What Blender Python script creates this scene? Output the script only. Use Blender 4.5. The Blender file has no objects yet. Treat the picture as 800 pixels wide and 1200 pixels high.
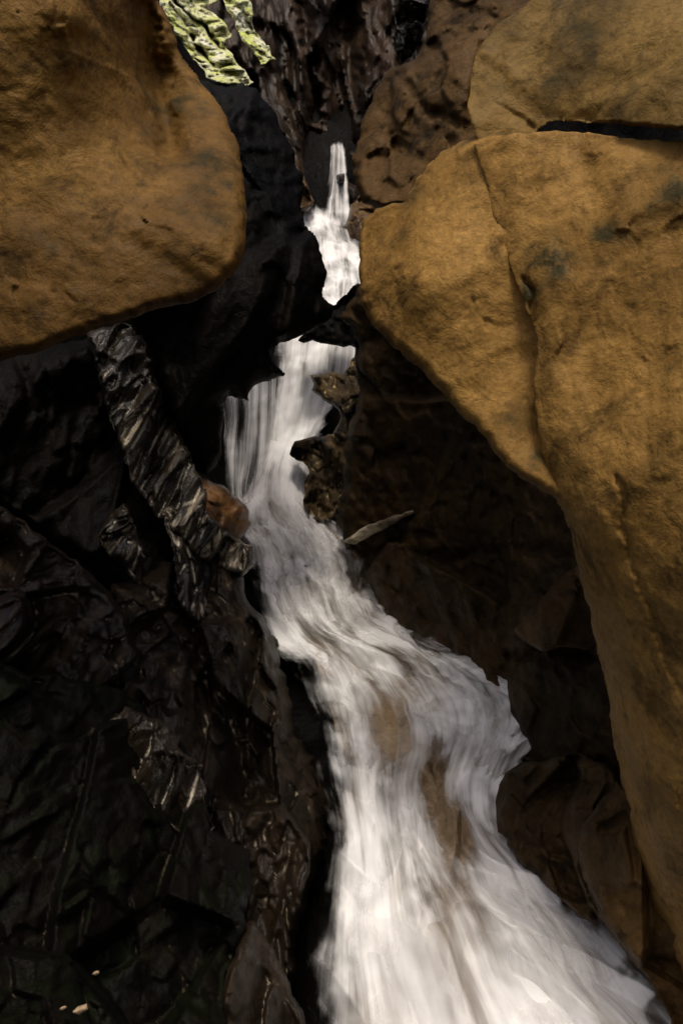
import bpy, math, random
import numpy as np
from mathutils import Vector, noise
random.seed(7); np.random.seed(7)
scene = bpy.context.scene
col = scene.collection
F = 933.3
CAMZ = 4.0
def P(px, py, d):
    return ((px-400)/F*d, d, CAMZ-(py-600)/F*d)

# ---------------------------------------------------------------- materials
def lin(c):
    return tuple(((v/255)/12.92 if v/255 <= .04045 else ((v/255+.055)/1.055)**2.4) for v in c)
def rock_mat(name, c1, c2, c3, rough=(.45,.85), bump=.5, s=1.0, pale=None, pale_t=(.6,.7), moss=None, moss_t=(.5,.7), spec=.4, lump=.05, grain=.008, ridge=.025, aniso=None, edge=None, edge_t=(.53,.6), gs=55):
    m = bpy.data.materials.new(name); m.use_nodes = True
    nt = m.node_tree; N = nt.nodes; L = nt.links
    b = N['Principled BSDF']
    tc = N.new('ShaderNodeTexCoord')
    vec = tc.outputs['Object']
    if aniso:
        mp = N.new('ShaderNodeMapping'); mp.vector_type = 'TEXTURE'
        mp.inputs['Rotation'].default_value = (0, math.radians(aniso[0]), 0); mp.inputs['Scale'].default_value = (1, 1, aniso[1])
        L.new(vec, mp.inputs[0]); vec = mp.outputs[0]
    def tex(scale, detail, rg=.6, typ='FBM', dist=0.0):
        n = N.new('ShaderNodeTexNoise'); n.noise_type = typ
        n.inputs['Scale'].default_value = scale*s; n.inputs['Detail'].default_value = detail
        n.inputs['Roughness'].default_value = rg; n.inputs['Distortion'].default_value = dist
        L.new(vec, n.inputs['Vector']); return n.outputs['Fac']
    def ramp(v, a, c):
        r = N.new('ShaderNodeMapRange'); r.interpolation_type = 'SMOOTHSTEP'
        r.inputs[1].default_value = a; r.inputs[2].default_value = c; L.new(v, r.inputs[0]); return r.outputs[0]
    def mix(f, a, c, typ='MIX'):
        n = N.new('ShaderNodeMix'); n.data_type = 'RGBA'; n.blend_type = typ
        if isinstance(f, float): n.inputs[0].default_value = f
        else: L.new(f, n.inputs[0])
        for i, v in ((6, a), (7, c)):
            if isinstance(v, tuple): n.inputs[i].default_value = (*v, 1)
            else: L.new(v, n.inputs[i])
        return n.outputs[2]
    def math_(op, a, c, d=None):
        n = N.new('ShaderNodeMath'); n.operation = op
        for i, v in enumerate((a, c, d)):
            if v is None: continue
            if isinstance(v, (int, float)): n.inputs[i].default_value = v
            else: L.new(v, n.inputs[i])
        return n.outputs[0]
    n1 = tex(.8, 4, .62); n2 = tex(2.7, 7, .72, dist=.4); n3 = tex(24, 4, .75)
    c = mix(ramp(n1, .38, .62), c1, c2)
    c = mix(ramp(n2, .48, .68), c, c3)
    g = N.new('ShaderNodeMapRange'); g.inputs[1].default_value = .25; g.inputs[2].default_value = .75
    g.inputs[3].default_value = .6; g.inputs[4].default_value = 1.35; L.new(n3, g.inputs[0])
    gc = N.new('ShaderNodeCombineColor')
    for i in range(3): L.new(g.outputs[0], gc.inputs[i])
    c = mix(1.0, c, gc.outputs[0], 'MULTIPLY')
    geo = N.new('ShaderNodeNewGeometry')
    if moss:
        sp = N.new('ShaderNodeSeparateXYZ'); L.new(geo.outputs['Normal'], sp.inputs[0])
        at = N.new('ShaderNodeAttribute'); at.attribute_name = 'stain'
        mm = math_('MULTIPLY_ADD', at.outputs['Fac'], .18, math_('MULTIPLY_ADD', sp.outputs[2], .12, tex(1.5, 7, .8)))
        c = mix(ramp(mm, *moss_t), c, moss)
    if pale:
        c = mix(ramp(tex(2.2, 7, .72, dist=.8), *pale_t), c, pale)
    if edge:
        c = mix(ramp(math_('MULTIPLY_ADD', math_('SUBTRACT', n2, .5), .35, geo.outputs['Pointiness']), *edge_t), c, edge)  # edge colour on convex ridges paints glints into the stone
    L.new(c, b.inputs['Base Color'])
    rr = N.new('ShaderNodeMapRange'); rr.inputs[1].default_value = .35; rr.inputs[2].default_value = .65
    rr.inputs[3].default_value = rough[0]; rr.inputs[4].default_value = rough[1]
    L.new(n2, rr.inputs[0]); L.new(rr.outputs[0], b.inputs['Roughness'])
    b.inputs['Specular IOR Level'].default_value = spec
    hgt = math_('ADD', math_('MULTIPLY', tex(6, 5, .62, dist=.3), lump), math_('ADD', math_('MULTIPLY', tex(4.5, 5, .6, 'RIDGED_MULTIFRACTAL'), ridge), math_('MULTIPLY', tex(gs, 3, .7), grain)))
    bA = N.new('ShaderNodeBump'); bA.inputs['Distance'].default_value = 1.0; bA.inputs['Strength'].default_value = bump
    L.new(hgt, bA.inputs['Height']); L.new(bA.outputs[0], b.inputs['Normal'])
    return m
M = {}
M['ochre']  = rock_mat('ochre_stone', lin((130,97,45)), lin((100,72,31)), lin((66,49,23)), bump=.8, moss=lin((54,45,22)), moss_t=(.56,.72), spec=.14, rough=(.5,.8), lump=.036, ridge=.022, grain=.004, gs=60)
M['ochre2'] = rock_mat('ochre_stone_smooth', lin((160,122,63)), lin((132,99,48)), lin((98,74,36)), bump=.75, moss=lin((60,53,28)), moss_t=(.57,.72), spec=.14, rough=(.5,.8), lump=.036, ridge=.022, grain=.004, gs=60)
M['ochre3'] = rock_mat('olive_ochre_stone', lin((126,99,50)), lin((98,76,37)), lin((68,54,27)), bump=.8, moss=lin((54,47,24)), moss_t=(.55,.72), spec=.14, rough=(.5,.8), lump=.036, ridge=.022, grain=.004, gs=60)
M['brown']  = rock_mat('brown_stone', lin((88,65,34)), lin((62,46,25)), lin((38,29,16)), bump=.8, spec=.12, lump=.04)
M['shade']  = rock_mat('shaded_brown_stone', lin((70,53,29)), lin((50,38,21)), lin((32,25,15)), bump=.8, spec=.14, lump=.04)  # shade of the right bank is put into this darker colour
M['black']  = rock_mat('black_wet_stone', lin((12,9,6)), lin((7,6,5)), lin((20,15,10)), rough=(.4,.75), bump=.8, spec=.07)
M['dark']   = rock_mat('dark_wet_stone', lin((42,33,23)), lin((20,15,11)), lin((62,50,36)), rough=(.25,.6), bump=.7, spec=.22, lump=.05, ridge=.03, grain=.008, aniso=(22,2.6), edge=lin((165,152,128)), edge_t=(.555,.63))  # edge colour is a painted glint on the ridges
M['glint']  = rock_mat('dark_stone_with_painted_glints', lin((42,34,24)), lin((19,15,11)), lin((70,58,43)), rough=(.16,.45), bump=.9, spec=.4, lump=.05, ridge=.03, grain=.01, aniso=(22,2.2), edge=lin((222,210,188)), edge_t=(.525,.595), pale=lin((162,149,126)), pale_t=(.56,.64))  # wet glints painted as pale patches and pale convex edges
M['crag']   = rock_mat('craggy_gold_brown_stone', lin((74,58,35)), lin((18,14,10)), lin((110,90,58)), rough=(.3,.6), bump=1, spec=.2, s=1.6, edge=lin((210,188,144)), edge_t=(.54,.62))  # light edge colour paints glints on the crag's corners
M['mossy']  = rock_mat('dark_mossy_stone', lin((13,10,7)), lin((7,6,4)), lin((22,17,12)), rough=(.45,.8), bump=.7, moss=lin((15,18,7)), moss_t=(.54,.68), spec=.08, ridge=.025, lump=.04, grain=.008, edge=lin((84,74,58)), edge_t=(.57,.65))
M['pale']   = rock_mat('painted_sunlit_stone', lin((250,247,220)), lin((232,230,176)), lin((90,88,44)), bump=1, s=1.9, moss=lin((206,216,104)), moss_t=(.54,.66), ridge=.04)  # sunlight on the top ledges is painted in as near-white colour
M['palegrey'] = rock_mat('grey_stone_painted_lit', lin((196,182,154)), lin((150,136,110)), lin((80,68,50)), bump=.9)  # light on the thin ledge is put into this pale colour
M['far']    = rock_mat('far_cliff_stone', lin((68,51,36)), lin((38,28,20)), lin((20,15,11)), bump=.8, spec=.3, rough=(.25,.6), lump=.1, ridge=.05, aniso=(6,4), edge=lin((170,150,122)), edge_t=(.57,.67))
M['orange'] = rock_mat('orange_wet_stone', lin((128,90,52)), lin((88,60,35)), lin((46,33,21)), rough=(.15,.4), bump=.7, spec=.35, s=1.4, lump=.04, ridge=.02)
M['stain']  = rock_mat('brown_stained_stone', lin((104,78,48)), lin((74,54,33)), lin((44,33,21)), rough=(.2,.45), bump=.7, spec=.3)
M['bed']    = rock_mat('tan_stream_bed', lin((182,158,126)), lin((156,130,98)), lin((118,96,70)), rough=(.25,.55), bump=.9, spec=.25)

def water_mat(name, su, sv, dark=(150,140,128), lo=.39, hi=.555, w=(.54,.34,.12), bmp=.15, al=(-.4,1.6)):
    m = bpy.data.materials.new(name); m.use_nodes = True
    nt = m.node_tree; N = nt.nodes; L = nt.links
    b = N['Principled BSDF']
    uv = N.new('ShaderNodeUVMap'); uv.uv_map = 'flow'
    def tex(a, c, detail, dist=.0):
        mp = N.new('ShaderNodeMapping'); mp.inputs['Scale'].default_value = (a, c, 1)
        L.new(uv.outputs[0], mp.inputs[0])
        n = N.new('ShaderNodeTexNoise'); n.inputs['Scale'].default_value = 1; n.inputs['Detail'].default_value = detail
        n.inputs['Roughness'].default_value = .5; n.inputs['Distortion'].default_value = dist
        L.new(mp.outputs[0], n.inputs['Vector']); return n.outputs['Fac']
    def math_(op, a, c, d=None):
        n = N.new('ShaderNodeMath'); n.operation = op
        for i, v in enumerate((a, c, d)):
            if v is None: continue
            if isinstance(v, (int, float)): n.inputs[i].default_value = v
            else: L.new(v, n.inputs[i])
        return n.outputs[0]
    big = tex(su*.34, sv*1.15, 4, .25); s1 = tex(su, sv*.8, 4, .05); s2 = tex(su*4, sv*1.1, 3, 0)
    at = N.new('ShaderNodeAttribute'); at.attribute_name = 'cover'
    t = math_('ADD', math_('MULTIPLY', big, w[0]), math_('ADD', math_('MULTIPLY', s1, w[1]), math_('MULTIPLY', s2, w[2])))
    den = math_('ADD', math_('MULTIPLY', at.outputs['Fac'], 1.9), math_('MULTIPLY_ADD', t, 5.5, -3.25))
    r = N.new('ShaderNodeMapRange'); r.interpolation_type = 'SMOOTHSTEP'
    r.inputs[1].default_value = al[0]; r.inputs[2].default_value = al[1]; L.new(den, r.inputs[0])
    L.new(r.outputs[0], b.inputs['Alpha'])
    cr = N.new('ShaderNodeValToRGB'); L.new(t, cr.inputs[0])
    cr.color_ramp.interpolation = 'EASE'
    cr.color_ramp.elements[0].position = lo; cr.color_ramp.elements[0].color = (*lin(dark), 1)  # grey end of the ramp paints shade into the water's folds
    cr.color_ramp.elements[1].position = hi; cr.color_ramp.elements[1].color = (*lin((252,250,247)), 1)
    L.new(cr.outputs[0], b.inputs['Base Color'])
    b.inputs['Roughness'].default_value = .55; b.inputs['Specular IOR Level'].default_value = .2
    bp = N.new('ShaderNodeBump'); bp.inputs['Distance'].default_value = .05; bp.inputs['Strength'].default_value = bmp
    L.new(t, bp.inputs['Height']); L.new(bp.outputs[0], b.inputs['Normal'])
    return m
M['water'] = water_mat('white_flowing_water', 6, .5)
M['bright'] = water_mat('bright_foaming_water', 6, .5, dark=(222,218,212), lo=.35, hi=.5)
M['curtain'] = water_mat('thin_falling_water', 9, .3, dark=(190,186,182), lo=.38, hi=.56, w=(.4,.42,.18))
M['mist'] = water_mat('soft_spray', 1.6, .35, dark=(205,200,192), lo=.3, hi=.6, w=(.5,.42,.08), bmp=0, al=(-.6,3.2))

# ---------------------------------------------------------------- rock builder
def densify(poly, jag, seed, seg=6):
    out = []
    n = len(poly)
    for i in range(n):
        a = np.array(poly[i], float); b = np.array(poly[(i+1) % n], float)
        k = max(1, int(np.hypot(*(b-a))/seg))
        for j in range(k):
            p = a+(b-a)*j/k
            q = Vector((p[0]*.035, p[1]*.035, seed*3.7)); q2 = Vector((p[0]*.11, p[1]*.11, seed*1.3+9))
            v = noise.noise_vector(q)*1.3+noise.noise_vector(q2)*1.1
            out.append((p[0]+v.x*jag, p[1]+v.y*jag))
    return np.array(out)
def seg_near(pts, A, B):
    best = np.full(len(pts), 1e9); near = np.zeros_like(pts)
    for i in range(len(A)):
        a = A[i]; d = B[i]-a; L2 = max(d@d, 1e-9)
        t = np.clip(((pts-a)@d)/L2, 0, 1)
        q = a+t[:, None]*d
        r = np.hypot(*(pts-q).T)
        m = r < best
        best[m] = r[m]; near[m] = q[m]
    return best, near
def inside(pts, poly):
    x, y = pts.T; res = np.zeros(len(pts), bool); n = len(poly)
    for i in range(n):
        x1, y1 = poly[i]; x2, y2 = poly[(i+1) % n]
        if y1 == y2: continue
        c = ((y1 > y) != (y2 > y)) & (x < (x2-x1)*(y-y1)/(y2-y1)+x1)
        res ^= c
    return res
def rbf(ctrl):
    C = np.array(ctrl, float); X = C[:, :2]/400; d = C[:, 2]; n = len(C)
    K = np.sqrt(((X[:, None]-X[None])**2).sum(-1)+.01)
    Pm = np.c_[np.ones(n), X] if n >= 4 else np.ones((n, 1))
    k = Pm.shape[1]
    A = np.block([[K, Pm], [Pm.T, np.zeros((k, k))]])
    w = np.linalg.lstsq(A, np.r_[d, np.zeros(k)], rcond=None)[0]
    def f(p):
        q = p/400
        Kq = np.sqrt(((q[:, None]-X[None])**2).sum(-1)+.01)
        Pq = np.c_[np.ones(len(q)), q] if k == 3 else np.ones((len(q), 1))
        return Kq@w[:n]+Pq@w[n:]
    return f
def facet(q, seed, soft, step_, warp):
    q = q+noise.noise_vector(q*1.2)*warp
    ds, ps = noise.voronoi(q)
    def hh(c):
        v = noise.noise_vector(c*5.17+Vector((seed, 1, 2)))
        return v.dot(q-c)*2.6+v.x*step_
    t = min(1.0, (ds[1]-ds[0])/soft)
    w = .5+.5*t*t*(3-2*t)
    return hh(ps[0])*w+hh(ps[1])*(1-w)
def finish(me, name, mat, label, cat, group, kind, smooth=False):
    o = bpy.data.objects.new(name, me); col.objects.link(o)
    me.materials.append(mat)
    if smooth: me.polygons.foreach_set('use_smooth', [True]*len(me.polygons))
    o['label'] = label; o['category'] = cat
    if group: o['group'] = group
    if kind: o['kind'] = kind
    return o
def rock(name, label, cat, poly, ctrl, mat, step=4, rp=40, rd=.5, fa=(1.0,.15,3.0,.05), na=.08, ra=0.0, thick=1.2,
         jag=2.5, creases=(), group=None, kind=None, seed=None, smooth=True, rdf=None, grain=(0,1.0), soft=.08, st=.15, warp=.13, f3=.35, stains=()):
    # grain = (tilt in degrees from upright, elongation) of the rock's layering
    if seed is None: seed = random.uniform(0, 60)
    poly = densify(poly, jag, seed)
    x0, y0 = poly.min(0)-step*1.5; x1, y1 = poly.max(0)+step*1.5
    nx = int((x1-x0)/step)+1; ny = int((y1-y0)/step)+1
    gx, gy = np.meshgrid(x0+np.arange(nx)*step, y0+np.arange(ny)*step)
    pts = np.c_[gx.ravel(), gy.ravel()]+np.random.uniform(-.15, .15, (nx*ny, 2))*step
    ins = inside(pts, poly)
    dist, near = seg_near(pts, poly, np.roll(poly, -1, 0))
    I = np.arange(nx*ny).reshape(ny, nx)
    cells = np.c_[I[:-1, :-1].ravel(), I[:-1, 1:].ravel(), I[1:, 1:].ravel(), I[1:, :-1].ravel()]
    ok = ins[cells].sum(1) >= 2
    cells = cells[ok]
    out = ~ins
    pts[out] = near[out]; dist[out] = 0
    snap = ins & (dist < step*.3); pts[snap] = near[snap]; dist[snap] = 0
    used = np.unique(cells); remap = -np.ones(nx*ny, int); remap[used] = np.arange(len(used))
    cells = remap[cells]; pts = pts[used]; dist = dist[used]
    base = rbf(ctrl)(pts)
    t = np.clip(dist/rp, 0, 1)
    prof = 1-np.sqrt(np.clip(1-(1-t)**2, 0, 1))
    k_ = rdf(pts) if rdf else 1.0
    d = base+rd*prof*k_
    if creases:
        wob = np.array([[noise.noise(Vector((a*.03, b*.03, seed)))*8+noise.noise(Vector((a*.12, b*.12, seed)))*3, noise.noise(Vector((a*.03, b*.03, seed+5)))*8+noise.noise(Vector((a*.12, b*.12, seed+3)))*3] for a, b in pts])
    for cr in creases:
        cp = np.array(cr[0], float)
        r, _ = seg_near(pts+wob, cp[:-1], cp[1:])
        d += cr[2]*np.exp(-(r/cr[1])**2)
    W = np.array([P(a, b, c) for (a, b), c in zip(pts, base)])
    h = np.empty(len(W))
    ca, sa = math.cos(math.radians(grain[0])), math.sin(math.radians(grain[0])); el_ = grain[1]
    for i, w in enumerate(W):
        x, y, z = w
        v = Vector(((x*ca+z*sa), y*.8, (z*ca-x*sa)/el_))
        a = na*(noise.fractal(v*1.1+Vector((seed, 0, 0)), .9, 2.1, 6))
        if fa[1]: a += fa[1]*facet(v*fa[0]+Vector((seed, 0, 0)), seed, soft, st, warp)
        if fa[3]: a += fa[3]*facet(v*fa[2]+Vector((seed, 3, 0)), seed+11, soft*1.6, st, warp)
        if f3: a += fa[3]*f3*facet(v*fa[2]*2.6+Vector((seed, 3, 9)), seed+21, .2, st, warp)
        if ra: a += ra*(noise.ridged_multi_fractal(v*1.3+Vector((0, seed, 0)), .95, 2.1, 4, 1.0, 2.0)-1.0)
        h[i] = a
    edge = np.clip(dist/(rp*.5), .25, 1)
    d = d-h*edge
    V = [P(a, b, c) for (a, b), c in zip(pts, d)]
    nf = len(V)
    bmask = dist <= 1e-6
    bidx = np.arange(nf); k = nf
    prof2 = np.sqrt(np.clip(1-(1-np.clip(dist/(rp*1.6), 0, 1))**2, 0, 1))
    stn = np.zeros(nf)
    for (sx, sy, rx, ry) in stains: stn = np.maximum(stn, np.exp(-((pts[:,0]-sx)/rx)**2-((pts[:,1]-sy)/ry)**2))
    for i in range(nf):
        if not bmask[i]:
            bidx[i] = k; k += 1
            V.append(P(pts[i,0], pts[i,1], base[i]+rd+.06+thick*prof2[i]))
    Fc = [tuple(c) for c in cells]
    Bk = [tuple(bidx[c[::-1]]) for c in cells if not bmask[c].all()]
    allf = []
    for f in Fc+Bk:
        g = []
        for i in f:
            if i not in g: g.append(int(i))
        if len(g) > 2: allf.append(g)
    V = np.array(V)
    org = np.array([V[:, 0].mean(), V[:, 1].mean(), V[:, 2].min()])
    V = V-org
    me = bpy.data.meshes.new(name); me.from_pydata([tuple(v) for v in V], [], allf)
    if len(stains):
        at = me.attributes.new('stain', 'FLOAT', 'POINT'); at.data.foreach_set('value', np.r_[stn, np.zeros(len(V)-nf)])
    me.validate()
    o = finish(me, name, mat, label, cat, group, kind, smooth)
    o.location = org
    return o

# ---------------------------------------------------------------- terrain behind and below everything
path = [(395,170,22.5),(392,250,21.5),(395,300,20),(395,360,17.5),(360,400,15.2),(330,500,14.6),(320,600,13.6),(350,650,12.4),
        (385,700,11.4),(430,770,10),(480,850,8.8),(495,950,7.8),(510,1050,6.9),(560,1200,6.0),(600,1400,5.2)]
ctrl = [(a, b, c+1.3) for a, b, c in path]
ctrl += [(-250,-250,11),(-250,200,10),(-250,600,9),(-250,1000,7.5),(-250,1450,6),(100,0,14),(100,300,12.5),(120,600,11),(150,900,8.6),(200,1200,7.2),(250,1400,6.6),
         (250,-50,27),(400,-250,30),(380,60,27),(500,60,25),(700,0,14),(1050,0,10),(1050,600,9),(1050,1300,7),(620,300,13),(640,500,12),(640,700,10.5),(700,900,9.4),(760,1100,8),(800,1400,6.8),
         (520,600,13.2),(540,700,11.8)]
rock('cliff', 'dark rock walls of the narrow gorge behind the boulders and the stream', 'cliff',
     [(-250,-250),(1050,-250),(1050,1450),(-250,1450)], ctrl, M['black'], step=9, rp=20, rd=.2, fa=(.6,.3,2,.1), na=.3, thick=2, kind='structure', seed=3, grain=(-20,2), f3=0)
rock('cliff', 'far brown cliff face closing the gorge above the highest waterfall', 'cliff',
     [(170,-120),(560,-120),(560,120),(440,150),(428,200),(432,300),(405,330),(385,260),(388,176),(405,170),(385,160),(360,150),(356,260),(330,240),(300,90),(170,60)],
     [(170,-100,24),(400,-100,26),(560,-100,22),(370,100,24),(320,200,22),(440,200,22),(395,300,22.6),(395,180,23.4)], M['far'], step=2.3, rp=25, rd=.8,
     fa=(.7,1.5,1.8,.5), na=.15, thick=2, kind='structure', seed=8, grain=(8,4.5), soft=.05, st=.5, f3=.4, warp=.08,
     creases=[([(352,-20),(362,60),(372,140)],7,1.4),([(408,-20),(412,60),(418,130)],8,1.0)])
rock('rock', 'brown stained wet rock hugging the right side of the upper waterfall', 'rock',
     [(400,272),(406,258),(412,240),(424,226),(440,236),(440,292),(424,290),(412,282),(404,284)],
     [(400,275,21.2),(420,240,21.2),(434,285,20.8),(412,262,20.9)], M['stain'], step=1.8, rp=8, rd=.3, fa=(1.2,.5,3,.2), na=.2, thick=.5, jag=2.5, seed=9)
rock('rock', 'small brown stained rock at the left edge of the upper waterfall', 'rock',
     [(344,196),(356,206),(364,222),(368,238),(360,248),(350,246),(342,230)],
     [(348,208,21),(364,240,21),(350,240,20.8),(356,225,20.9)], M['stain'], step=1.8, rp=8, rd=.3, fa=(1.2,.5,3,.2), na=.2, thick=.5, jag=2.5, seed=10)

# ---------------------------------------------------------------- water
def cat_rows(rows, n):
    R = np.array(rows, float); m = len(R)
    t = np.linspace(0, m-1, n); out = []
    for v in t:
        i = min(int(v), m-2); f = v-i
        p0 = R[max(i-1, 0)]; p1 = R[i]; p2 = R[i+1]; p3 = R[min(i+2, m-1)]
        out.append(.5*((2*p1)+(-p0+p2)*f+(2*p0-5*p1+4*p2-p3)*f*f+(-p0+3*p1-3*p2+p3)*f**3))
    return np.array(out)
def stream(name, label, rows, nu, nv, mat, width, amp=.03, big=.12, cover=1.0, thin=(), edge=.1, edgel=None, seed=0., lift=0., bulge=.1, fade=(0.,0.), kind='structure', cat='water', vs=1.0, clump=0.0, rag=.055, ragl=None, steps=0.0):
    R = cat_rows(rows, nv)
    V = []; UV = []; CV = []
    vlen = 0; prev = None
    el_ = edgel or edge
    if ragl is None: ragl = rag
    for j in range(nv):
        lx, ly, ld, rx, ry, rd_ = R[j]
        mid = Vector(P((lx+rx)/2, (ly+ry)/2, (ld+rd_)/2))
        if prev is not None: vlen += (mid-prev).length
        prev = mid
        for i in range(nu):
            u = i/(nu-1)
            um = u*width
            nl = noise.fractal(Vector((vlen*1.5*vs, um*3, seed+3)), .7, 2.2, 4); nr = noise.fractal(Vector((vlen*2.4*vs+um*2.2, um*1.5, seed+13)), .6, 2.2, 4)
            um2 = um+.14*noise.noise(Vector((um*1.3, vlen*.5, seed)))+.04*noise.noise(Vector((um*4, vlen*1.4, seed+2)))
            h = noise.fractal(Vector((um2*4, vlen*.5*vs, seed+4)), .8, 2.2, 4)*amp
            h += noise.fractal(Vector((um2*1.3, vlen*1.1*vs, seed+9)), .9, 2.2, 3)*big
            drop = 0
            if steps:
                q = vlen*.62+1.3*noise.noise(Vector((um*1.0, vlen*.25, 51)))
                f = q-math.floor(q); h += steps*(f if f < .75 else (1-f)/.25*.75)
                drop = math.exp(-((f-.86)/.09)**2)
            h += bulge*(1-(2*u-1)**2)+lift
            px = lx+(rx-lx)*u; py = ly+(ry-ly)*u; d = ld+(rd_-ld)*u
            x, y, z = P(px, py, d)
            V.append((x, y-h*.75, z+h*.55)); UV.append((um2+seed, vlen))
            em = min((u+ragl*nl)/max(el_, 1e-4), (1-u+rag*nr)/max(edge, 1e-4))
            e = max(0., min(1., em)); e = e*e*(3-2*e)
            c = cover*e
            if clump: c += (clump*(noise.fractal(Vector((um2*1.6, vlen*1.1, seed+31)), .8, 2.2, 4))+drop*.15)*(.3+.7*e)
            w = 1
            if fade[0] and j/(nv-1) < fade[0]: w *= j/(nv-1)/fade[0]
            if fade[1] and 1-j/(nv-1) < fade[1]: w *= (1-j/(nv-1))/fade[1]
            for (tx, ty, sx, sy, ang, am) in thin:
                ca, sa = math.cos(math.radians(ang)), math.sin(math.radians(ang))
                dx, dy = px-tx, py-ty
                a = (dx*ca+dy*sa)/sx; b = (-dx*sa+dy*ca)/sy
                c -= am*math.exp(-(a*a+b*b))
            CV.append(c*w-(1-w)*.4-(1-e)*.35)
    Fc = [(j*nu+i, j*nu+i+1, (j+1)*nu+i+1, (j+1)*nu+i) for j in range(nv-1) for i in range(nu-1)]
    me = bpy.data.meshes.new(name); me.from_pydata(V, [], Fc)
    uvl = me.uv_layers.new(name='flow')
    li = np.empty(len(me.loops), np.int32); me.loops.foreach_get('vertex_index', li)
    uvl.data.foreach_set('uv', np.array(UV)[li].ravel())
    a = me.attributes.new('cover', 'FLOAT', 'POINT'); a.data.foreach_set('value', CV)
    return finish(me, name, mat, label, cat, None, kind, True)

lower = [(262,585,14.0, 376,585,13.6),(262,620,13.3, 398,618,13.0),(272,660,12.5, 436,655,12.1),(278,700,11.6, 452,695,11.2),
         (292,745,10.7, 486,745,10.4),(312,790,10.0, 564,782,9.6),(326,835,9.4, 620,828,8.9),(342,885,8.8, 630,868,8.4),(358,930,8.3, 604,925,8.0),
         (366,985,7.7, 614,982,7.6),(354,1040,7.2, 660,1035,7.1),(336,1100,6.8, 730,1090,6.6),(326,1160,6.4, 785,1150,6.2),(316,1240,6.0, 860,1230,5.8),(306,1330,5.6, 910,1320,5.4)]
bedrows = [(a+(62 if b < 900 else 100), b, c+.4, d+4, e, f+.3) for a, b, c, d, e, f in lower]
stream('stream_bed', 'tan rock bed showing through the thin water of the lower cascade', bedrows, 110, 260, M['bed'], 2.6, amp=.06, big=.18, seed=5, edge=0, bulge=.02, cat='stream bed', vs=1.6, steps=.3)
thin = [(408,678,16,34,-20,.5),(480,880,36,120,-24,.6),(530,985,26,60,-25,.75),(370,800,28,50,0,.4),(515,800,12,18,0,.5),(590,1090,80,40,20,.3),(640,1150,60,30,0,.2)]
stream('water', 'white silky water rushing down the wide lower cascade', lower, 190, 460, M['water'], 2.6, amp=.025, big=.16, cover=.9, thin=thin, edge=.12, edgel=.26, seed=1, bulge=.05, fade=(.03,0), clump=.3, rag=.14, ragl=.05, steps=.3)
veil = [(a+12, b, c, d-2, e, f) for a, b, c, d, e, f in lower]
stream('water', 'loose veil of foam and spray skimming over the lower cascade', veil, 170, 400, M['bright'], 3.4, amp=.04, big=.2, cover=.44, thin=[(480,880,34,115,-24,.3),(530,985,26,60,-25,.34),(370,800,28,50,0,.3)], edge=.1, edgel=.26, seed=77, bulge=.08, lift=.10, fade=(.03,0), clump=.7, vs=1.3, rag=.15, ragl=.05, steps=.3)
foamr = [(470,764,9.8, 520,760,9.6),(500,786,9.5, 568,780,9.3),(525,814,9.1, 612,810,8.9),(540,850,8.8, 628,848,8.5),(535,890,8.4, 612,885,8.2),(540,925,8.1, 592,930,7.9)]
stream('water', 'bright foamy splash curling over the right shoulder of the cascade', foamr, 90, 170, M['bright'], 1.1, amp=.05, big=.18, cover=.66, edge=.2, seed=90, bulge=.1, lift=.14, fade=(.2,.25), clump=.6, vs=1.9, rag=.3, ragl=.1)
mistr = [(360,980,7.3, 640,975,7.2),(350,1040,6.9, 690,1035,6.8),(340,1100,6.5, 760,1090,6.3),(330,1160,6.1, 810,1150,5.9),(320,1240,5.7, 880,1230,5.5),(310,1330,5.3, 930,1320,5.1)]
stream('spray', 'soft drifting spray hanging over the foot of the lower cascade', mistr, 60, 60, M['mist'], 2.6, amp=.02, big=.12, cover=.5, edge=.35, seed=61, bulge=.2, lift=.1, fade=(.4,0), cat='spray', clump=.3, rag=.03)
mid = [(314,386,15.4, 420,392,15.4),(312,410,15.2, 408,412,15.2),(314,440,15.0, 398,445,15.0),(310,480,14.8, 396,485,14.8),(300,530,14.5, 378,530,14.5),
       (284,575,14.0, 374,580,14.0),(268,612,13.3, 390,615,13.2),(272,640,12.8, 410,640,12.6),(280,670,12.2,430,665,12)]
stream('waterfall', 'middle waterfall pouring between black jagged rocks into the lower cascade', mid, 120, 240, M['bright'], 1.5, amp=.03, big=.12, cover=.95, edge=.16, edgel=.3, seed=14, bulge=.25, lift=.1, fade=(0,.3), cat='waterfall', clump=.25)
curt = [(248,436,14.9, 350,432,14.9),(248,490,14.7, 346,480,14.7),(254,540,14.4, 338,540,14.4),(262,590,14.0, 330,590,14.0),(270,612,13.7, 334,612,13.7)]
stream('waterfall', 'thin grey curtain of falling water left of the middle waterfall', curt, 80, 80, M['curtain'], 1.4, amp=.03, cover=.46, edge=.25, seed=22, bulge=.1, lift=.12, fade=(0.08,.2), cat='waterfall', clump=.12)
sm = [(382,392,14.8, 420,398,14.8),(382,420,14.7, 416,424,14.7),(380,444,14.6, 414,446,14.6)]
stream('waterfall', 'small short spill of water over the black rock right of the middle waterfall', sm, 40, 40, M['curtain'], .6, amp=.02, big=.03, cover=.8, edge=.1, seed=31, bulge=.02, cat='waterfall')
up = [(384,168,22.6, 406,168,22.6),(382,195,22.4, 410,195,22.4),(378,225,22.1, 412,225,22.1),(370,250,21.8, 418,252,21.8),(362,275,21.4,424,280,21.4)]
stream('waterfall', 'narrow white upper waterfall dropping from the cleft at the top of the gorge', up, 60, 90, M['curtain'], .9, amp=.05, big=.08, cover=.72, edge=.3, seed=41, bulge=.1, fade=(.08,.25), cat='waterfall', clump=.15)
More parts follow.
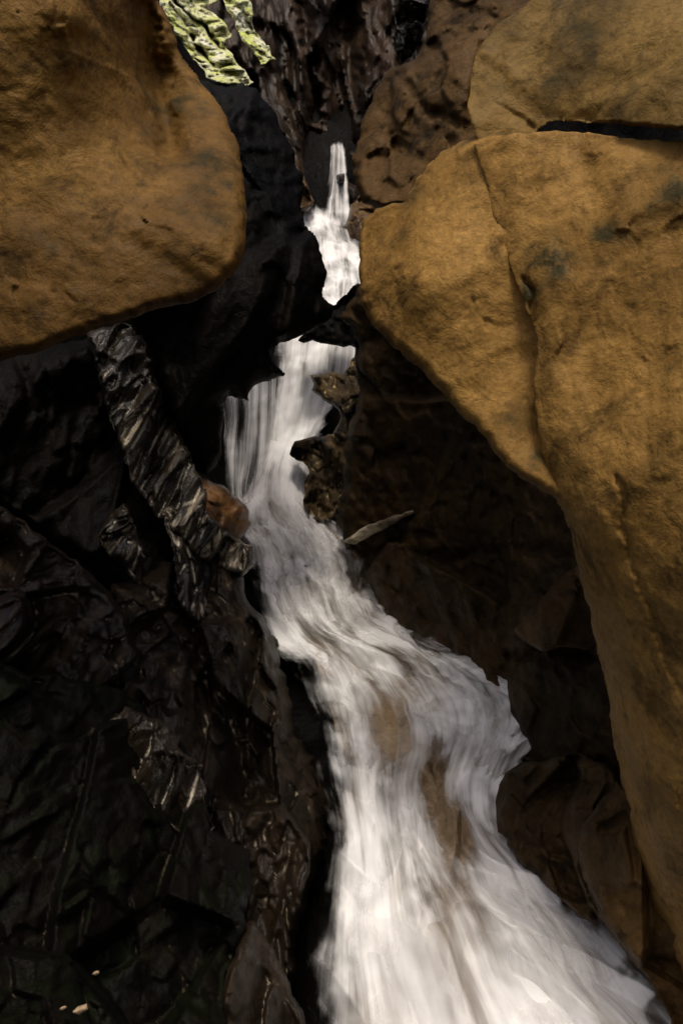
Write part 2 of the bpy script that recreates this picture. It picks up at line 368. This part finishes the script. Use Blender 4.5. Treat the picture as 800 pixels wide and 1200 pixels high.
chute = [(352,236,21.9, 424,250,21.7),(350,255,21.5, 430,272,21.4),(354,275,21.0, 434,292,20.9),(358,300,20.2, 434,312,20.2),(364,325,19.4, 430,334,19.4),(368,350,18.6, 426,356,18.6),(368,385,17.6,420,388,17.6),(366,405,17.2,415,405,17.2)]
stream('water', 'bright white chute of water below the narrow upper waterfall', chute, 70, 150, M['bright'], 1.4, amp=.05, big=.2, cover=.85, thin=[(408,266,8,14,20,.5)], edge=.08, seed=52, bulge=.1, fade=(.12,0), clump=.4)

# ---------------------------------------------------------------- left side
GL = (-20, 3.4)
rock('boulder', 'huge smooth ochre boulder overhanging the dark gorge at the upper left', 'boulder',
     [(-150,436),(0,424),(40,413),(90,394),(130,380),(180,364),(225,354),(258,338),(280,312),(288,285),(288,240),(285,200),(278,165),(262,130),(238,98),(212,62),(196,20),(184,0),(170,-70),(-150,-110)],
     [(-150,420,4.4),(-150,-100,3.9),(0,0,4.04),(100,0,4.18),(170,-50,4.8),(185,90,5.0),(120,120,4.45),(230,200,4.5),(255,280,4.3),(150,250,4.25),(50,300,4.2),(0,200,4.27),(150,345,4.2),(0,400,4.3)],
     M['ochre'], step=2.6, rp=14, rd=.18, fa=(.9,.10,2.4,.02), na=.06, thick=1.2, jag=2.2, seed=12, grain=(50,1.4), soft=.12, st=.0, warp=.1,
     creases=[([(170,10),(182,80),(190,140),(200,170)],18,.24)])
rock('rock_ledge', 'rock ledge painted sunlit pale with yellow green moss at the top left', 'rock',
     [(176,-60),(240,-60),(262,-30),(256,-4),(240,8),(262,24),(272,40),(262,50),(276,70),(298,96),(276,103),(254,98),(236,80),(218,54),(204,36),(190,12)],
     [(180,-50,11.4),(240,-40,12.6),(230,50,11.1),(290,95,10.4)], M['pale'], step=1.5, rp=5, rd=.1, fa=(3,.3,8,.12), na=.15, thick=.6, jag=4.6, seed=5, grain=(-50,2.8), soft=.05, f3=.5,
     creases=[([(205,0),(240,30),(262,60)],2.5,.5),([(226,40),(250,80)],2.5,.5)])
rock('rock_ledge', 'mossy rock spur painted sunlit pale beside the dark cleft, right of the pale ledge', 'rock',
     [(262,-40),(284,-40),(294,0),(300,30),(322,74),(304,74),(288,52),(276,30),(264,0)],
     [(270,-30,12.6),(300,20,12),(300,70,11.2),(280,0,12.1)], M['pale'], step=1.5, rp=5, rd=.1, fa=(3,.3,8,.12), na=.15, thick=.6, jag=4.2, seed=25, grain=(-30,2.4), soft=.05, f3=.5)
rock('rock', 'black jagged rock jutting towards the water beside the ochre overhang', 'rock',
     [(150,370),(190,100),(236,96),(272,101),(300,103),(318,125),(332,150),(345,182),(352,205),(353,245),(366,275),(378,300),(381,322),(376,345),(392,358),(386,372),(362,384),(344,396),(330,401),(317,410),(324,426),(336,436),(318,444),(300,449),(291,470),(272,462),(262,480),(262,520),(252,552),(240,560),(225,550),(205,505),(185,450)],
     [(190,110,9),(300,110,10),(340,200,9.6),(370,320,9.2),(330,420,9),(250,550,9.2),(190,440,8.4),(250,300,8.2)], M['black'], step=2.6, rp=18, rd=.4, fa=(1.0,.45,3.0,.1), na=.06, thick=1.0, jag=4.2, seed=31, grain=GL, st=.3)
rock('rock_ridge', 'wet dark rock ridge with glints painted pale on its edges below the ochre overhang', 'rock',
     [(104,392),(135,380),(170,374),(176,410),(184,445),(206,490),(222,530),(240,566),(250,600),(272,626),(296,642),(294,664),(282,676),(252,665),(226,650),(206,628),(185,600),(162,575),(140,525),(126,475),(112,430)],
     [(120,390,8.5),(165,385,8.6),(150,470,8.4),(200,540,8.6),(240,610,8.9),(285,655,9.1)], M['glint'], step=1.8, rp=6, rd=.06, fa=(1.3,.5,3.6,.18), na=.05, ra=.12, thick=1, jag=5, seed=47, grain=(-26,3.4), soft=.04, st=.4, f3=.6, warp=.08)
rock('rock', 'smooth orange brown wet ledge at the foot of the thin falling curtain', 'rock',
     [(206,560),(224,552),(244,560),(262,572),(280,584),(294,596),(292,616),(280,634),(262,640),(244,626),(224,604),(208,582)],
     [(215,560,8.9),(290,600,9.5),(262,636,9.0),(248,595,8.8)], M['orange'], step=1.9, rp=16, rd=.3, fa=(1.6,.2,4.5,.07), na=.06, thick=.5, jag=3.4, seed=53, soft=.07, grain=(-50,1.8))
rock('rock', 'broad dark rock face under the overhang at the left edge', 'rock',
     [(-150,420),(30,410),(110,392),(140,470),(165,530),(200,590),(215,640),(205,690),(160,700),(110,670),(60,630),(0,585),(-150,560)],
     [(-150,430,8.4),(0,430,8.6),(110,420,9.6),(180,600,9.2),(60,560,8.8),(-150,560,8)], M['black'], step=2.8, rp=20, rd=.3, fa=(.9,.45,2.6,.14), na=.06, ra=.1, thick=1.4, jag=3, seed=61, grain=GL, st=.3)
rock('rock_slab', 'tall dark slab with painted grey glints at the tip standing below the wet ridge', 'rock',
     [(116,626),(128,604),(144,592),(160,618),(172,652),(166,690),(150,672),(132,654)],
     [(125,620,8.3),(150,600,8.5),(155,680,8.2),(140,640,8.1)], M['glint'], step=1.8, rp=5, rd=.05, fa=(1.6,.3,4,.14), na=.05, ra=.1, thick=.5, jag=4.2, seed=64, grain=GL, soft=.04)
rock('rock_slab', 'narrow upright slab with glints painted on its edges beside the cascade, under the ridge end', 'rock',
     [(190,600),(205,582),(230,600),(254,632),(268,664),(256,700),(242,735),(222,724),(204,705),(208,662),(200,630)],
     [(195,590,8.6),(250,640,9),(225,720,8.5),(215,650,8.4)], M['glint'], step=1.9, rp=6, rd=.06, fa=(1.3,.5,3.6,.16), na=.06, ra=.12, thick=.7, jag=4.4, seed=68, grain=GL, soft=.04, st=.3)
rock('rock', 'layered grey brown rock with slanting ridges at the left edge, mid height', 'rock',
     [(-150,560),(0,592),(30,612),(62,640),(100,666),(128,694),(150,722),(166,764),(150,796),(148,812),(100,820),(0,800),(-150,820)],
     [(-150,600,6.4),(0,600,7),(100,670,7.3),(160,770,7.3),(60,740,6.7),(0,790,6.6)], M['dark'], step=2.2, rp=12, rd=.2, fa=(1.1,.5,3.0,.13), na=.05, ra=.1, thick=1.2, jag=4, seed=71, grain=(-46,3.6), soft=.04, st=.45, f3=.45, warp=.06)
rock('rock', 'dark fractured rock wall with painted glints on glossy ridges along the left bank of the lower cascade', 'rock',
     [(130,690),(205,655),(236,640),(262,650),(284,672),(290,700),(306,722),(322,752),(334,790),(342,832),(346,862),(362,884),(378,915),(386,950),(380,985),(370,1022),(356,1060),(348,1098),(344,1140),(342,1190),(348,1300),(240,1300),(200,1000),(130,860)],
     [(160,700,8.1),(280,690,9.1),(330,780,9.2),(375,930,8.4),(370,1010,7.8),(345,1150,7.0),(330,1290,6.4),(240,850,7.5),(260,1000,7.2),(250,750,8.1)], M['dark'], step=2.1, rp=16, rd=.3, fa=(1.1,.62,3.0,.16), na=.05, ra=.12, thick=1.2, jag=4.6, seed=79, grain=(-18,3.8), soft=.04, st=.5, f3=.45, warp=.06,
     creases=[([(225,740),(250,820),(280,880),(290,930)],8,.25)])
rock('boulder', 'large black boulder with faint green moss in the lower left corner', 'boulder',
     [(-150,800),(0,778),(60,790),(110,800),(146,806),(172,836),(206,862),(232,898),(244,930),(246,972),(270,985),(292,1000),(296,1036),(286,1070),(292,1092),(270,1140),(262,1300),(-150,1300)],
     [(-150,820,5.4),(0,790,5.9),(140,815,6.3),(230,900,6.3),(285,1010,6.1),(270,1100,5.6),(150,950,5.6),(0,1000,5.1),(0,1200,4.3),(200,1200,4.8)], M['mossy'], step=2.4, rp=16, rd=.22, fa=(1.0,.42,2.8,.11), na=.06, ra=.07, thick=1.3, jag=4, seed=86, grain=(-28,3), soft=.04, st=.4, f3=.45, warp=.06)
rock('rock', 'low wet rock with painted silvery edge glints set into the top edge of the black boulder', 'rock',
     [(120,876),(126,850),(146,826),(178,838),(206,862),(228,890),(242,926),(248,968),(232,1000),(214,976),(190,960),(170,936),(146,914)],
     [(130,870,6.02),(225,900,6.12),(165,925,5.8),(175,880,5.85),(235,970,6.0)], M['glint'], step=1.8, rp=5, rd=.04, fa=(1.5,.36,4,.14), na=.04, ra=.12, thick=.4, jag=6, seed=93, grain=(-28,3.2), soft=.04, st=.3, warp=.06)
rock('rock', 'brown pointed rock at the bottom edge beside the cascade', 'rock',
     [(286,1084),(296,1078),(318,1110),(340,1152),(356,1192),(372,1300),(250,1300),(262,1150)],
     [(290,1090,5.8),(355,1190,5.7),(300,1180,5.4),(300,1290,5.2)], M['dark'], step=2.2, rp=14, rd=.2, fa=(1.4,.3,3.6,.1), na=.06, ra=.08, thick=.7, jag=2.8, seed=88, grain=GL, soft=.05)
for lb, c in (('small pale pebble on the black boulder at the bottom left', (94,1183)), ('smaller brown pebble left of the pale pebble on the black boulder', (74,1181)), ('tiny grey pebble on the black boulder near the bottom edge', (112,1140))):
    k = 10 if c[0] == 94 else 5
    rock('pebble', lb, 'pebble', [(c[0]-k,c[1]+k*.4),(c[0]-k*.3,c[1]-k*.3),(c[0]+k*.8,c[1]-k*.7),(c[0]+k,c[1]),(c[0],c[1]+k*.7)], [(c[0],c[1],3.95)], M['bed'], step=1.5, rp=6, rd=.03, fa=(4,.01,9,.005), na=.01, thick=.05, jag=.5)

# ---------------------------------------------------------------- right side
rock('rock', 'dim brown rock mass in the upper middle beside the far cleft', 'rock',
     [(512,-90),(760,-90),(700,60),(600,200),(520,250),(474,240),(444,246),(424,240),(414,214),(412,184),(424,150),(440,104),(462,78),(484,72),(498,40),(506,0)],
     [(512,-80,8.5),(700,-80,7.2),(440,120,8.4),(420,200,8.2),(470,235,7.5),(600,150,6.5),(520,60,7.6)], M['brown'], step=2.4, rp=14, rd=.22, fa=(.9,.36,2.6,.12), na=.05, thick=1.0, jag=3.2, seed=91, grain=(35,1.8), st=.2, soft=.05, warp=.08,
     creases=[([(470,90),(500,130),(545,150)],8,.1)])
rock('rock', 'small rock face painted pale as if lit high in the cleft at the top centre', 'rock',
     [(460,-30),(505,-30),(504,10),(496,40),(484,68),(466,76),(458,50),(464,20)],
     [(460,0,14),(500,0,14),(480,60,14),(480,20,13.7)], M['glint'], step=1.8, rp=8, rd=.2, fa=(1.6,.5,4,.2), na=.1, ra=.1, thick=.8, jag=3, seed=95, soft=.05)
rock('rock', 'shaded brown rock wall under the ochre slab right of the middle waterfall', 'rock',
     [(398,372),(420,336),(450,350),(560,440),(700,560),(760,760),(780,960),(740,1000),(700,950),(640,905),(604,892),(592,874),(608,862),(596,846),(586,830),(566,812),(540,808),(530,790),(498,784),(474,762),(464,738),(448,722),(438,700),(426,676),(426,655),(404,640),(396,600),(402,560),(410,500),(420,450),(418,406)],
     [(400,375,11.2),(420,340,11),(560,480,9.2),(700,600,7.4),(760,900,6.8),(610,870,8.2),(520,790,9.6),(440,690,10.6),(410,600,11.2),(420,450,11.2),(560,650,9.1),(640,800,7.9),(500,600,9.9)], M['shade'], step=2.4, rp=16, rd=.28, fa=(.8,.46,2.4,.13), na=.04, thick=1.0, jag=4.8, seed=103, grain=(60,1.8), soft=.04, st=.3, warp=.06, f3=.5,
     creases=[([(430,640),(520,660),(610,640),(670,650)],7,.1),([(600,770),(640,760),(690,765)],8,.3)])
rock('rock_outcrop', 'craggy black and gold outcrop cutting into the right side of the middle waterfall', 'rock',
     [(366,438),(388,434),(404,442),(412,430),(416,408),(440,400),(470,440),(470,560),(440,600),(412,604),(400,596),(386,612),(366,610),(357,590),(358,560),(360,548),(344,532),(346,516),(374,512),(392,510),(398,496),(398,478),(380,470),(366,456)],
     [(366,440,13.4),(420,410,13.2),(350,525,13.2),(365,600,12.8),(450,500,12.4),(410,580,12.4)], M['crag'], step=1.7, rp=5, rd=.06, fa=(1.0,.6,2.8,.2), na=.04, thick=.5, jag=4.0, seed=105, soft=.04, st=.4, f3=.5, warp=.05, grain=(25,1.8))
rock('rock', 'black rock bridge hiding the water between the upper chute and the middle waterfall', 'rock',
     [(358,388),(380,370),(388,360),(402,348),(420,332),(450,345),(480,420),(440,430),(420,410),(402,406),(384,402),(368,398),(350,400)],
     [(362,386,13.6),(420,340,13.2),(400,395,13.6),(460,400,12.2)], M['black'], step=2, rp=8, rd=.2, fa=(1.5,.25,4,.08), na=.06, thick=.5, jag=3.6, seed=107)
rock('rock_ledge', 'thin flat ledge with pale light in its colour on the brown wall right of the waterfall', 'rock',
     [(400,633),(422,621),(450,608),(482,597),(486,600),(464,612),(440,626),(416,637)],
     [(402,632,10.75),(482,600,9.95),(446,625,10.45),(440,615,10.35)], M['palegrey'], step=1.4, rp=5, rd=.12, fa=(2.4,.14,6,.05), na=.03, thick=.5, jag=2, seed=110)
rock('rock', 'wedge shaped brown stone lodged between the shaded wall and the ochre wall', 'rock',
     [(602,738),(618,716),(640,694),(660,672),(676,664),(694,700),(704,752),(690,762),(660,758),(636,764),(614,752)],
     [(605,738,7.1),(670,670,6.7),(695,750,6.2),(650,720,6.5)], M['brown'], step=2.2, rp=12, rd=.16, fa=(1.1,.2,3.4,.05), na=.04, thick=.7, jag=1.4, seed=113, soft=.05)
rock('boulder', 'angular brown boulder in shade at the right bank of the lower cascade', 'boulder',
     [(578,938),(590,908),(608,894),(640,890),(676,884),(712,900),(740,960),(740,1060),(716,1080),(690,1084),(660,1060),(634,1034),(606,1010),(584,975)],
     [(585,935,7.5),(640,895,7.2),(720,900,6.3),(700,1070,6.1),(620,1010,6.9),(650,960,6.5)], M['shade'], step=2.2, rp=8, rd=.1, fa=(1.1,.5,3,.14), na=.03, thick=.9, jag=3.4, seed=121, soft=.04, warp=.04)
rock('boulder', 'olive brown boulder tucked under the foot of the ochre wall at the lower right', 'boulder',
     [(674,996),(684,966),(704,938),(722,915),(760,940),(860,1100),(860,1300),(820,1240),(786,1196),(752,1140),(720,1100),(694,1060),(680,1030)],
     [(676,1000,5.9),(720,925,5.7),(760,1000,5.4),(800,1190,5.4),(850,1290,5.3),(720,1080,5.7)], M['brown'], step=2.2, rp=10, rd=.12, fa=(1.0,.34,3.0,.08), na=.04, thick=.8, jag=3.2, seed=119, grain=(-30,2), soft=.04, warp=.06)
rock('boulder', 'pale ochre slab with rounded left edge leaning against the main ochre wall', 'boulder',
     [(425,258),(440,244),(472,236),(492,204),(516,178),(552,160),(590,150),(640,300),(690,500),(700,600),(652,584),(636,578),(614,562),(592,548),(574,522),(545,492),(515,460),(488,432),(460,406),(436,382),(422,352),(420,306)],
     [(425,260,5.6),(430,360,5.5),(520,200,5.12),(570,170,4.96),(600,330,4.83),(500,330,4.97),(600,545,4.78),(540,480,5.02),(660,560,4.72),(690,500,4.9)], M['ochre2'], step=2.4, rp=14, rd=.15, fa=(.8,.09,2.4,.02), na=.05, thick=1.0, jag=2.6, seed=129, grain=(-35,1.4), soft=.1, st=0, warp=.1)
rock('cliff_wall', 'towering ochre rock wall with olive stains filling the right side', 'rock wall',
     [(554,166),(580,160),(604,156),(640,153),(700,157),(740,162),(800,165),(960,168),(960,1330),(880,1290),(826,1200),(800,1150),(776,1096),(756,1052),(742,1000),(733,950),(726,900),(717,850),(706,790),(693,730),(681,680),(672,640),(662,604),(648,578),(634,530),(624,450),(630,400),(622,376),(600,320),(578,250)],
     [(560,175,4.92),(700,175,4.6),(960,170,3.8),(600,320,4.81),(630,420,4.7),(660,600,4.62),(700,740,4.78),(730,930,5.1),(770,1080,5.25),(880,1280,5.05),(960,1300,4.55),(960,700,3.4),(800,700,4.05),(720,400,4.35),(800,300,4.1),(780,950,4.7),(700,560,4.35),(880,1000,4.05)],
     M['ochre2'], step=2.6, rp=46, rd=.6, fa=(.75,.085,2.4,.02), na=.06, thick=1.1, jag=2.2, seed=146, rdf=lambda p: .02+.98*np.clip((p[:,1]-500)/300, 0, 1), grain=(-15,1.4), soft=.1, st=0, warp=.1,
     stains=[(652,305,42,30),(706,275,24,14),(620,340,16,28)],
     creases=[([(722,560),(740,660),(770,740),(800,820)],3,.035),([(622,376),(622,345),(612,330)],3.5,.06)])
rock('boulder', 'olive ochre block above the long black crack at the top right', 'boulder',
     [(560,176),(548,126),(554,66),(580,30),(616,6),(660,-40),(700,-100),(960,-100),(960,158),(800,151),(760,149),(720,145),(690,145),(664,140),(648,140),(632,150),(620,166),(590,176)],
     [(556,130,5.0),(560,60,5.2),(660,-40,5.2),(960,-100,4.2),(960,140,3.84),(700,50,4.75),(700,130,4.64),(600,165,4.97),(800,80,4.25)], M['ochre3'], step=2.5, rp=5, rd=.02, fa=(.75,.085,2.4,.02), na=.05, thick=1.0, jag=1.8, seed=144, grain=(60,1.4), soft=.1, st=0, warp=.1)

# ---------------------------------------------------------------- camera, light, sky
cam = bpy.data.cameras.new('camera'); co = bpy.data.objects.new('camera', cam); col.objects.link(co)
co.location = (0, 0, CAMZ); co.rotation_euler = (math.radians(90), 0, 0)
cam.lens = 28; cam.sensor_width = 36; cam.sensor_fit = 'AUTO'; cam.clip_end = 500; cam.clip_start = .05
scene.camera = co
az, el = math.radians(0), math.radians(58)    # veiled sun high behind the camera
sd = Vector((math.sin(az)*math.cos(el), -math.cos(az)*math.cos(el), math.sin(el)))
sun = bpy.data.lights.new('sun', 'SUN'); sun.energy = 1.5; sun.angle = math.radians(11); sun.color = (1, .94, .83)
so = bpy.data.objects.new('sun', sun); col.objects.link(so)
so.rotation_euler = sd.to_track_quat('Z', 'Y').to_euler(); so.location = (0, -5, 12)
w = bpy.data.worlds.new('World'); scene.world = w; w.use_nodes = True
nt = w.node_tree; bg = nt.nodes['Background']
sk = nt.nodes.new('ShaderNodeTexSky'); sk.sky_type = 'NISHITA'; sk.sun_disc = False
sk.sun_elevation = el; sk.sun_rotation = math.atan2(sd.x, sd.y); sk.air_density = .7; sk.dust_density = 6; sk.ozone_density = .6
nt.links.new(sk.outputs[0], bg.inputs[0]); bg.inputs[1].default_value = .115
scene.view_settings.view_transform = 'Standard'; scene.view_settings.look = 'None'; scene.view_settings.exposure = 0
